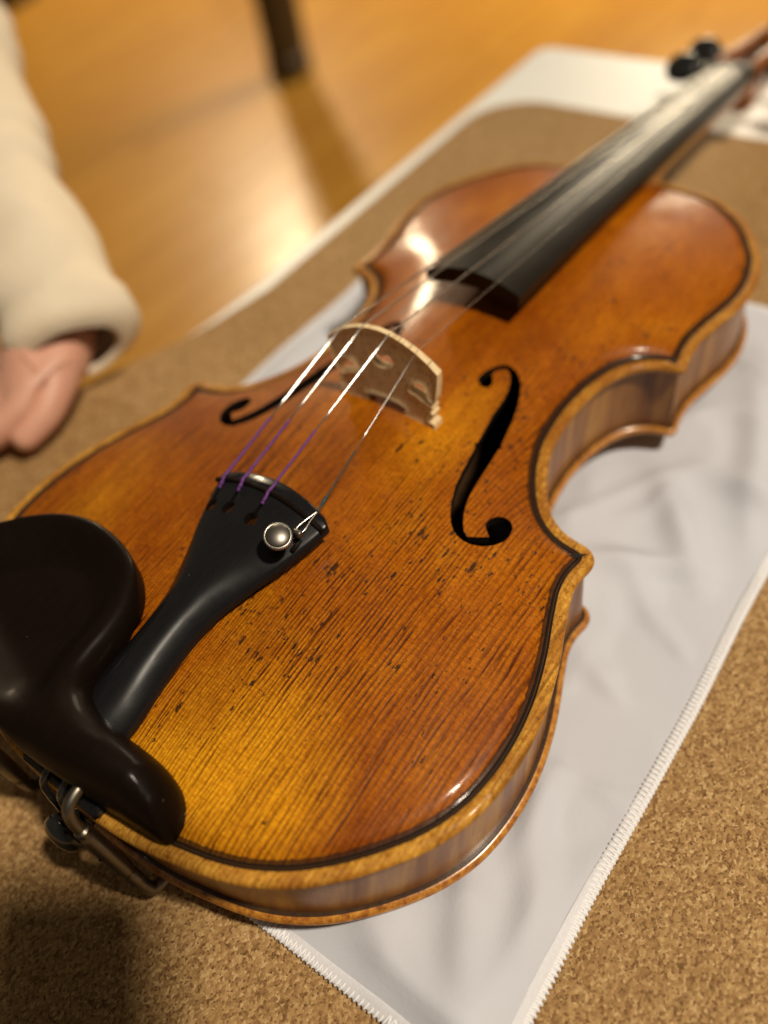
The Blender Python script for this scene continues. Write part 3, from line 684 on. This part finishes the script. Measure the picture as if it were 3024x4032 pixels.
# ---- fingerboard, neck, nut
def fbz(x): return 33.2+(x-221)/(489-221)*(-2.3-33.2)
def fbw(x): return 21.3+(x-221)/(489-221)*(12.0-21.3)
V = []; F = []; xs = np.linspace(221, 489, 40); m = 17
for x in xs:
    w = fbw(x); R = 42.0
    for j in range(m):
        y = w*math.sin(math.pi/2*(-1+2*j/(m-1))); V.append((x, y, fbz(x)-(R-math.sqrt(R*R-y*y))))
    ze = fbz(x)-(R-math.sqrt(R*R-w*w))
    hol = 3.6*sstep((352-x)/20)
    for j in range(m):
        y = w*math.sin(math.pi/2*(1-2*j/(m-1)))*.985; V.append((x, y, ze-5.2+hol*(1-(y/w)**2)))
k = 2*m
for i in range(len(xs)-1):
    for j in range(k): F.append((i*k+j, i*k+(j+1) % k, (i+1)*k+(j+1) % k, (i+1)*k+j))
F.append(tuple(range(k))); F.append(tuple((len(xs)-1)*k+j for j in range(k))[::-1])
mk('fingerboard', V, F, M['board'], vi, sharp=40)
V = []; F = []; xs = np.linspace(346, 492, 30); m = 14
for x in xs:
    w = fbw(x)-.4; zt_ = fbz(x)-(42-math.sqrt(42**2-w*w))-5.2
    heel = sstep((372-x)/22); dep = 12.5+heel*max(0, zt_+36-12.5); wd = w*(1-.12*heel)
    for j in range(m+1):
        g = math.pi*j/m; V.append((x, wd*math.cos(g), zt_-dep*math.sin(g)**(.8-.35*heel)))
k = m+1
for i in range(len(xs)-1):
    for j in range(k): F.append((i*k+(j+1) % k, i*k+j, (i+1)*k+j, (i+1)*k+(j+1) % k))
F.append(tuple(range(k))[::-1]); F.append(tuple((len(xs)-1)*k+j for j in range(k)))
mk('neck', V, F, M['neck'], vi, sharp=60)
v, f = box(489, 494, -12, 12, -12, -1.6, .8); mk('nut', v, f, M['nutw'], vi, smooth=False)
# scroll: pegbox cheeks and a spiral volute
parts = []
for s in (-1, 1):
    v, f = box(492, 562, -2.5, 2.5, -13, 13, 1.2); c = v.copy(); tt = (c[:, 0]-492)/70
    c[:, 1] += s*(10-2.5*tt); c[:, 2] = c[:, 2]*(1-.15*tt)-14-tt*8; parts.append((c, f))
v, f = box(492, 562, -10, 10, -29, -23, 1.0); tt = (v[:, 0]-492)/70; v[:, 1] *= 1-.25*tt; v[:, 2] -= tt*5; parts.append((v, f))
sp = [];  rad = []
for k in range(60):
    a = -1.2+k/59*4.2*math.pi; r = 17*(1-k/59)**.8+3.0; sp.append((574+r*math.cos(a), 0, -22+r*math.sin(a))); rad.append(6.0-3*k/59)
parts.append(tube(sp, rad, 10)); parts.append(lathe([(4, -15), (6, -13), (6, 13), (4, 15)], 16, (0, 1, 0), (574, 0, -22)))
v, f, _ = join(parts); mk('scroll', v, f, M['scroll'], vi, sharp=40)
def peg(x, z, s):
    v1 = lathe([(3.2, -14), (3.4, 10), (3.6, 14), (5.0, 14.5), (5.0, 16), (3.4, 17.5), (3.0, 22), (3.4, 24)], 18, (0, s, 0), (x, 0, z))
    v2 = lathe([(1.5, 22), (5, 24), (8.2, 28), (9.4, 33), (8.6, 38), (6.0, 41.5), (2.0, 43)], 20, (0, s, 0), (x, 0, z)); q = v2[0].copy(); q[:, 2] = z+(q[:, 2]-z)*.38
    c, sn = math.cos(.6*s+x*.1), math.sin(.6*s+x*.1); xx, zz = q[:, 0]-x, q[:, 2]-z; q[:, 0] = x+c*xx-sn*zz; q[:, 2] = z+sn*xx+c*zz
    v, f, _ = join([v1, (q, v2[1])]); mk('peg', v, f, M['rubber'], vi, sharp=40)
for x, z, s in ((503, -13, 1), (519, -15, -1), (535, -17, 1), (551, -19, -1)): peg(x, z, s)

# ---- tailpiece
TW = [(9,9.6),(14,10.7),(20,11.0),(27,10.4),(33,9.7),(40,9.2),(46,9.1),(52,9.4),(59,10.5),(66,12.7),(73,15.2),(80,18.0),(86,20.0),(92,21.8),(97,23.0),(99.5,23.5)]
tw = catmull(TW, 1.0)
endc = [(101.8, 20.5), (103.2, 15), (104.2, 9), (104.8, 4), (105, 0)]
hr = np.vstack([tw, np.array(endc)]); tpoly = np.vstack([np.c_[hr[:, 0], -hr[:, 1]], np.c_[hr[::-1][1:, 0], hr[::-1][1:, 1]]])
tpoly = resample(tpoly, .7, closed=True)
def tpw(x): return np.interp(x, hr[:len(tw), 0], hr[:len(tw), 1])
def tz_edge(x): return 8+16*x/102
def tz(P, d):
    x, y = P[:, 0], P[:, 1]; w = tpw(x); q = np.clip(np.abs(y)/w, 0, 1)
    h = np.interp(x, [9, 30, 60, 85, 105], [6.0, 6.2, 6.0, 5.4, 5.0])
    z = tz_edge(x)-1.2+h*(1-q**2.1)
    z = z-2.2*np.clip((x-99.6)/5.4, 0, 1)**1.3
    e = np.clip(1-d/1.1, 0, 1); return z-1.0*(1-np.sqrt(1-e*e))
def tzb(P, d):
    x, y = P[:, 0], P[:, 1]; w = tpw(x); q = np.clip(np.abs(y)/w, 0, 1); return tz(P, d)-1.6-1.6*np.clip(d/3, 0, 1)
def keyhole(cx, cy, sx, sy):
    a = math.atan2(sy-cy, sx-cx); p = []
    for k in range(26):
        g = a+.32+k/25*(2*math.pi-.64); p.append((cx+2.35*math.cos(g), cy+2.35*math.sin(g)))
    n = np.array([-math.sin(a), math.cos(a)])*.62; e = np.array([sx, sy])
    t = np.array([math.cos(a), math.sin(a)])
    p += [tuple(e-n-t*.4), tuple(e-n*.5), tuple(e+n*.5), tuple(e+n-t*.4)]
    p = np.array(p); p = resample(p, .55, closed=True)
    return p if area(p) > 0 else p[::-1]
SLOT = [((87.6, 17.3), (94.6, 19.4)), ((88.2, 8.9), (95.2, 10.3)), ((87.8, -1.8), (94.4, -1.5))]
V, F, mi, dd = plate(tpoly, [keyhole(*a, *b) for a, b in SLOT], tz, tzb, 1.6, (.12, .3, .55, .8, 1.1, 1.8))
tailp = mk('tailpiece', V, F, [M['ebony'], M['ebony'], M['black'], M['ebony']], vi, mi, sharp=45)
tailp['label'] = 'black ebony tailpiece flaring toward the bridge'
def tzp(x, y): P = np.array([[x, y]], float); return float(tz(P, np.array([5.0]))[0])
V = []; F = []; ys = np.linspace(-23.2, 23.4, 41); prof = [(-1.1, -.4), (-1.0, .45), (-.6, .8), (.2, .8), (.7, .4), (.8, -.4)]
for y in ys:
    xc = 98.6-1.3*(y/23)**2; z0 = tzp(xc, min(max(y, -22.6), 22.6))
    for a, b in prof: V.append((xc+a, y, z0+b))
k = len(prof)
for i in range(len(ys)-1):
    for j in range(k): F.append((i*k+j, (i+1)*k+j, (i+1)*k+(j+1) % k, i*k+(j+1) % k))
F.append(tuple(range(k))); F.append(tuple((len(ys)-1)*k+j for j in range(k))[::-1])
mk('fret', V, F, M['chin'], tailp, sharp=30)

# ---- strings: bare wire over the bridge, coloured silk at the tailpiece end
BT = {}
def btop(y): return float(np.interp(-(y-BY) if y < BY else (y-BY), [0, 5, 10, 15, 19.6, 23.7], [47.9, 47.4, 46.1, 44.0, 41.2, 37.9]))
STR = [('G', (94.3, 19.3), 15.6, 8.0, .35), ('D', (94.9, 10.2), 4.9, 2.7, .34), ('A', (94.1, -1.5), -6.4, -2.7, .31), ('E', None, -17.2, -8.0, .15)]
for nm, slot, yb, yn, r in STR:
    zb_ = btop(yb)+.15*r; B = np.array([161.8, yb, zb_]); Nn = np.array([490, yn, fbz(489)-(42-math.sqrt(42*42-yn*yn))+.9])
    if slot: T0 = np.array([slot[0]+3.2, slot[1]+(.2 if slot[1] > 0 else 0), tzp(slot[0]+3.2, slot[1])+1.25]); Tin = np.array([slot[0], slot[1], tzp(*slot)-.6])
    else: T0 = np.array([99.6, -20.3, 27.9]); Tin = T0
    xs_ = T0+(B-T0)*((122.2-T0[0])/(B[0]-T0[0]))
    P = [xs_+(B-xs_)*u for u in np.linspace(-.02, 1, 6)]+[B+(Nn-B)*u for u in np.linspace(.004, 1, 30)]
    P.append((505 if nm in 'GE' else 530, yn*.7, -14))
    st = mk('string', *tube(P, r, 8), M['wire'], vi)
    st['label'] = {'G': 'thickest leftmost string with purple silk end', 'D': 'second string from the left with purple silk end', 'A': 'third string from the left with purple silk end', 'E': 'thin rightmost string with dark green silk end'}[nm]
    if slot:
        path = [Tin, Tin+(T0-Tin)*.35+np.array([0, 0, .5]), T0]+[T0+(xs_-T0)*u for u in np.linspace(.04, 1, 46)]
        path = resample(catmull(np.array(path), .5), .55); n = len(path); rr = []
        for i, p in enumerate(path):
            near = max(0, 1-i*.55/16); rr.append(r+.12+near*.16+near*.14*math.sin(i*1.9)+.03*math.sin(i*2.6)); path[i] += near*.16*np.array([0, math.sin(i*.9), math.cos(i*.7)])
        mk('silk_winding', *tube(path, rr, 9), M['silk'], st)
    else:
        path = [T0+(xs_-T0)*u for u in np.linspace(0, 1, 60)]
        rr = [(.30+.16*abs(math.sin(i*.8)) + (.22 if 6 < i < 15 else 0))*(1 if i < 17 else .62) if i < 17 else .26 for i in range(60)]
        mk('silk_winding', *tube(path, rr, 8), M['gsilk'], st)

# ---- fine tuner for the thin string
ax = np.array([-.14, -.34, .93]); ax /= np.linalg.norm(ax)
kc = np.array([84.0, -18.4, 31.6])
prof = [(3.3, -2.2), (3.9, -2.0), (4.25, -1.2), (4.3, .5), (4.0, .65), (3.9, .35), (3.8, .55), (3.2, .95), (2.1, 1.35), (1.0, 1.55), (.05, 1.6)]
wob = lambda i, j: (.13 if j % 3 == 0 else -.05) if 1 <= i <= 3 else 0
v, f = lathe(prof, 108, ax, kc, wob)
mi = [1 if (q//108) < 6 else 0 for q in range((len(prof)-1)*108)]+[1, 0]
ft = mk('fine_tuner', v, f, [M['knob'], M['rim']], tailp, mi, sharp=40); ft['label'] = 'round nickel fine tuner screw with knurled rim'
hk = np.array([90.8, -19.6, 27.2])
pa = [lathe([(1.1, -8), (1.1, -2)], 12, ax, kc)]
zz = tzp(84, -18.4)
pa.append(tube([(86.5, -18.9, zz+1.0), (88.5, -19.3, zz+1.9), (90.6, -19.6, zz+3.0)], [.8, .9, .8], 8))
v, f, _ = join(pa); mk('tuner_lever', v, f, M['black'], tailp)
la = tube(catmull([(99.8, -20.35, 27.9), (95.5, -20.6, 27.7), (92.3, -21.0, 27.3), (90.4, -20.6, 27.1), (89.9, -19.6, 27.2)], .6), .20, 7)
lb = tube(catmull([(99.8, -20.25, 27.9), (95.5, -19.3, 27.9), (92.3, -18.5, 27.6), (90.6, -18.7, 27.4)], .6), .20, 7)
v, f, _ = join([la, lb]); mk('wire_loop', v, f, M['rim'], tailp)
v, f = lathe([(.9, -1.6), (1.15, -1.2), (1.15, 1.2), (.9, 1.6)], 14, (0, 1, 0), (90.3, -19.6, 27.0)); mk('tuner_hook', v, f, M['knob'], tailp)

# ---- chin rest
CRO = [(45.6,77.4),(50,73.4),(56,66),(59.8,58.8),(62,50.7),(62.3,42.4),(61.2,34.2),(59,26.8),(55.6,20.6),(50.9,15.4),(45.8,11.8),(40,9.4),(34,8),(28.1,7.3),(23,6),(19.4,3.5),(17.2,0),(15.8,-4.5),(15.4,-9),(15.6,-13),(16,-18),(16.2,-23),(16,-27),(14.9,-31.8),(13.2,-35.5),(10.2,-38.7),(6.8,-40.5),(3.6,-41),(1.2,-39.6),(.2,-34),(-.9,-24.3),(-1.9,-15.7),(-3.2,-6),(-4,4),(-4,12),(-2,24),(3,42),(9,60),(15,75),(22,86),(30,90),(38,87)]
cpoly = resample(catmull(CRO, .8, closed=True), 1.0, closed=True)
def cz(P, d):
    x, y = P[:, 0], P[:, 1]; pl = sstep((y-2)/22.0)                # 0 on the bar, 1 on the plate
    crest = np.interp(y, [-41.5, -37, -28, -15, 0, 12, 25], [11, 16.5, 21.5, 24.0, 24.8, 24.6, 24])
    e = np.clip(1-d/8.6, 0, 1); bar = crest-np.interp(y, [-41, -26, -6], [8, 16.5, 11])*(1-np.sqrt(1-e*e))
    e2 = np.clip(1-d/2.0, 0, 1); ptz = 23.2-1.7*(1-np.sqrt(1-e2*e2))-5.0*sstep((d-2)/14)+2.2*sstep((8-x)/14)
    return bar*(1-pl)+ptz*pl
def czb(P, d):
    x, y = P[:, 0], P[:, 1]
    base = np.interp(y, [-42, -16, -13, -11, 9, 12, 16, 60, 95], [1.2, 2.0, 5, 17.0, 17.0, 13, 13, 15, 15])
    return np.minimum(base, cz(P, d)-1.4)
V, F, mi, dd = plate(cpoly, [], cz, czb, 2.2, (.15, .4, .8, 1.3, 1.9, 2.6, 3.6, 5, 7, 9))
chin = mk('chin_rest', V, F, M['chin'], vi, sharp=50); chin['label'] = 'matt black wooden chin rest arching over the tailpiece end'
for y0, y1 in ((-39, -17), (17, 44)):
    ys = np.linspace(y0, y1, 12); Vp = []
    for y in ys:
        for x in (1.6, 9.5): Vp.append((x+.02*abs(y), y, zt1(x+.02*abs(y), y)-.1))
    n = len(Vp); Vp += [(a, b, 3.0) for a, b, c in Vp]; Fp = []
    for i in range(11): a = 2*i; Fp += [(a, a+1, a+3, a+2)[::-1], (n+a, n+a+1, n+a+3, n+a+2), (a, a+2, n+a+2, n+a), (a+1, n+a+1, n+a+3, a+3)]
    mk('cork_pad', Vp, Fp, M['corkpad'], chin, smooth=False)
def clamp(s, yo):
    """bracket hooked over the rim, threaded barrel and foot under the back"""
    y = lambda a: yo+s*a
    p1 = tube(catmull([(2, y(0), 10), (-3.5, y(.2), 10.2), (-7.6, y(.8), 8.5), (-9.2, y(1.8), 4.0), (-9.4, y(3.0), -1.0)], .8), 1.8, 14)
    a = np.array([-9.4, y(3.0), -.5]); b = np.array([-9.2, y(9.0), -31.0]); D = (b-a)/np.linalg.norm(b-a); L = np.linalg.norm(b-a)
    p2 = lathe([(1.6, -1), (2.3, -.4), (2.3, 1.2), (2.0, 1.8), (2.4, 3.0), (2.6, 4.2), (2.6, L-7), (2.4, L-5.6), (1.9, L-4.8), (1.9, L-3.6), (2.3, L-3), (2.3, L+1)], 20, D, a)
    p3 = tube(catmull([b-D*1, b+D*4, (-8.0, y(11), -40.4), (-3, y(11.4), -41.6), (4, y(11.5), -41.6)], .8), 2.1, 12)
    v, f, mi = join([p1, p2, p3]); mk('clamp', v, f, M['dull'], chin, sharp=40)
    hole = lathe([(.6, 0), (.6, 1)], 10, (-.7, .3*s, .65), tuple(a+D*14+np.array([-1.9, .8*s, 1.7]))); mk('pin_hole', hole[0], hole[1], M['black'], chin)
clamp(-1, -12.0); clamp(1, 27.0)

# ---- end button, saddle and tail gut
v, f = lathe([(3.0, 4), (3.4, 0), (3.6, -.6), (5.2, -1.2), (5.4, -2.6), (4.4, -3.6), (4.0, -4.4), (4.8, -5.4), (6.6, -6.6), (7.2, -8.4), (6.9, -10.4), (5.4, -12.0), (2.8, -12.9), (.2, -13.1)], 36, (1, 0, 0), (-3.6, 1.5, -19.5))
mk('end_button', v, f, M['rubber'], vi)
v, f = box(-5.2, 2.2, -17, 17, -3.5, 3.2, 1.2); mk('saddle', v, f, M['ebony'], vi, smooth=False)
gp = []
for s in (-1, 1):
    gp.append(tube(catmull([(12, s*3.5+.5, 9.5), (4, s*3.6+.7, 7.0), (-2, s*3.8+.8, 4.6), (-6.2, s*4.0+1, 1.5), (-7.6, s*4.3+1.2, -6), (-8.0, s*4.7+1.5, -13), (-8.4, s*4.5+1.5, -19.5), (-8.6, s*3.0+1.5, -23.6), (-8.6, 1.5, -24.6)], .9), 1.15, 10))
v, f, _ = join(gp); mk('tail_gut', v, f, M['rubber'], vi)

# ------------------------------------------------------------------ person's forearm at the far edge of the bench
def skin_mesh(name, verts, edges, radii, mat, parent=None, root=0, sub=2):
    me = bpy.data.meshes.new(name); me.from_pydata([tuple(v) for v in verts], edges, []); me.materials.append(mat)
    o = bpy.data.objects.new(name, me); link(o, parent)
    if parent is None: o.scale = (MM, MM, MM)
    o.modifiers.new('skin', 'SKIN'); sk = me.skin_vertices[0].data
    for i, r in enumerate(radii): sk[i].radius = r if isinstance(r, tuple) else (r, r); sk[i].use_root = (i == root)
    s = o.modifiers.new('sub', 'SUBSURF'); s.levels = sub; s.render_levels = sub
    o.modifiers['skin'].use_smooth_shade = True
    return o
wr = np.array([152, 194, 29.]); kn = np.array([116, 203, 23.])
HV = [np.array([290, 440, 91.]), np.array([195, 287, 55.]), wr, wr*.45+kn*.55]; HE = [(0, 1), (1, 2), (2, 3)]; HR = [34, 29, (25, 20), (28, 15)]
side = np.array([-.42, -.90, -.05]); side /= np.linalg.norm(side); fwd = np.array([-.90, .42, -.10]); fwd /= np.linalg.norm(fwd)
for k, (off, l1, l2, l3) in enumerate(((27, 34, 22, 17), (9, 38, 25, 18), (-9, 36, 23, 17), (-25, 29, 18, 15))):
    b0 = kn+side*off*.66-fwd*abs(off)*.15; f1 = b0+fwd*l1+np.array([0, 0, -4.]); f2 = f1+(fwd+np.array([0, 0, -.35]))*l2*.9; f3 = f2+(fwd+np.array([0, 0, -.6]))*l3*.8
    i0 = len(HV); HV += [b0, f1, f2, f3]; HE += [(3, i0), (i0, i0+1), (i0+1, i0+2), (i0+2, i0+3)]; HR += [10, 8.4, 7.6, 6.6]
th = [wr*.7+kn*.3+side*13, wr*.35+kn*.65+side*22+np.array([0, 0, -6.]), wr*.1+kn*.9+side*27+fwd*14+np.array([0, 0, -10.])]
i0 = len(HV); HV += th; HE += [(3, i0), (i0, i0+1), (i0+1, i0+2)]; HR += [12, 9.5, 7.5]
for p in HV: p[2] = max(p[2], 10.0)
person = skin_mesh('person', HV, HE, HR, M['skin'], root=2)
tag(person, 'blurred hand and forearm in a cream knitted sleeve at the bench edge', 'person')
def sleeve():
    ctr = catmull([(147, 184, 30), (158, 203, 37), (195, 287, 57), (288, 440, 94), (385, 627, 136), (470, 800, 190)], 8.0)
    V = []; F = []; n = 40; base = None; k = len(ctr)
    up = np.array([0, 0, 1.])
    for i in range(k):
        t = ctr[min(i+1, k-1)]-ctr[max(i-1, 0)]; t /= np.linalg.norm(t); u = up-t*(up@t); u /= np.linalg.norm(u); w = np.cross(t, u)
        s = i/(k-1); R = 33+14*s**1.2+2.2*math.sin(i*.9+math.sin(i*.37)*2)*(1-s*.3)-11*math.exp(-(i/.7)**2)
        for j in range(n):
            g = 2*math.pi*j/n; q = ctr[i]; r = R*(1+.10*mnoise.noise(Vector((math.cos(g)*1.3, math.sin(g)*1.3, i*.25))))
            V.append(q+r*(math.cos(g)*u*.86+math.sin(g)*w))
    for i in range(k-1):
        for j in range(n): F.append((i*n+j, i*n+(j+1) % n, (i+1)*n+(j+1) % n, (i+1)*n+j))
    o = mk('sleeve', V, F, M['sleeve'], person); s = o.modifiers.new('thick', 'SOLIDIFY'); s.thickness = 4; s.offset = -1
    return o
sleeve()

# ------------------------------------------------------------------ dark posts standing further back on the floor
def post(x, y, w0, label):
    t = thing('wooden_post', label, 'post', (x*MM, y*MM, FZ*MM))
    V = []; F = []; b = 6
    for z, w in ((60, w0), (700, w0), (1500, w0*.8)):
        V += [(-w+b, -w, z), (w-b, -w, z), (w, -w+b, z), (w, w-b, z), (w-b, w, z), (-w+b, w, z), (-w, w-b, z), (-w, -w+b, z)]
    for i in range(2):
        for j in range(8): F.append((i*8+j, i*8+(j+1) % 8, (i+1)*8+(j+1) % 8, (i+1)*8+j))
    F += [tuple(range(8))[::-1], tuple(range(16, 24))]
    mk('shaft', V, F, M['desk'], t, smooth=False)
    v, f = box(-w0-2, w0+2, -w0-2, w0+2, 0, 60, 4); mk('foot_block', v, f, M['desk'], t, smooth=False)
post(1800, 1660, 44, 'dark wooden post on the orange floor beyond the bench edge')
post(1990, 3200, 60, 'dark wooden post at the top left corner behind the sleeve')

# ------------------------------------------------------------------ the phone that takes the picture, shading the near corner of the bench
def phone():
    f = (AIM-CAM)/np.linalg.norm(AIM-CAM); r = np.cross(f, (0, 0, 1)); r /= np.linalg.norm(r); d = np.cross(f, r)
    c, sn = math.cos(ROLL), math.sin(ROLL); r2 = c*r+sn*d; d2 = -sn*r+c*d; o = CAM+np.array([0, 0, 50.])-f*4.0
    t = thing('smartphone', 'black smartphone held over the near left corner of the bench', 'phone', tuple(o*MM))
    t.matrix_world = Matrix(((r2[0]*MM, -d2[0]*MM, -f[0]*MM, o[0]*MM), (r2[1]*MM, -d2[1]*MM, -f[1]*MM, o[1]*MM), (r2[2]*MM, -d2[2]*MM, -f[2]*MM, o[2]*MM), (0, 0, 0, 1)))
    v, f_ = slab(rounded(-36, 40, -100, 52, 10, 6), [(1.2, 0), (0, 1.2), (0, 6.8), (1.2, 8)]); mk('phone_body', v, f_, M['black'], t, sharp=30)
    v, f_ = slab(rounded(-33, 37, -97, 49, 8, 6), [(0, 8.02), (0, 8.3)]); mk('screen', v, f_, M['rubber'], t, sharp=30)
phone()
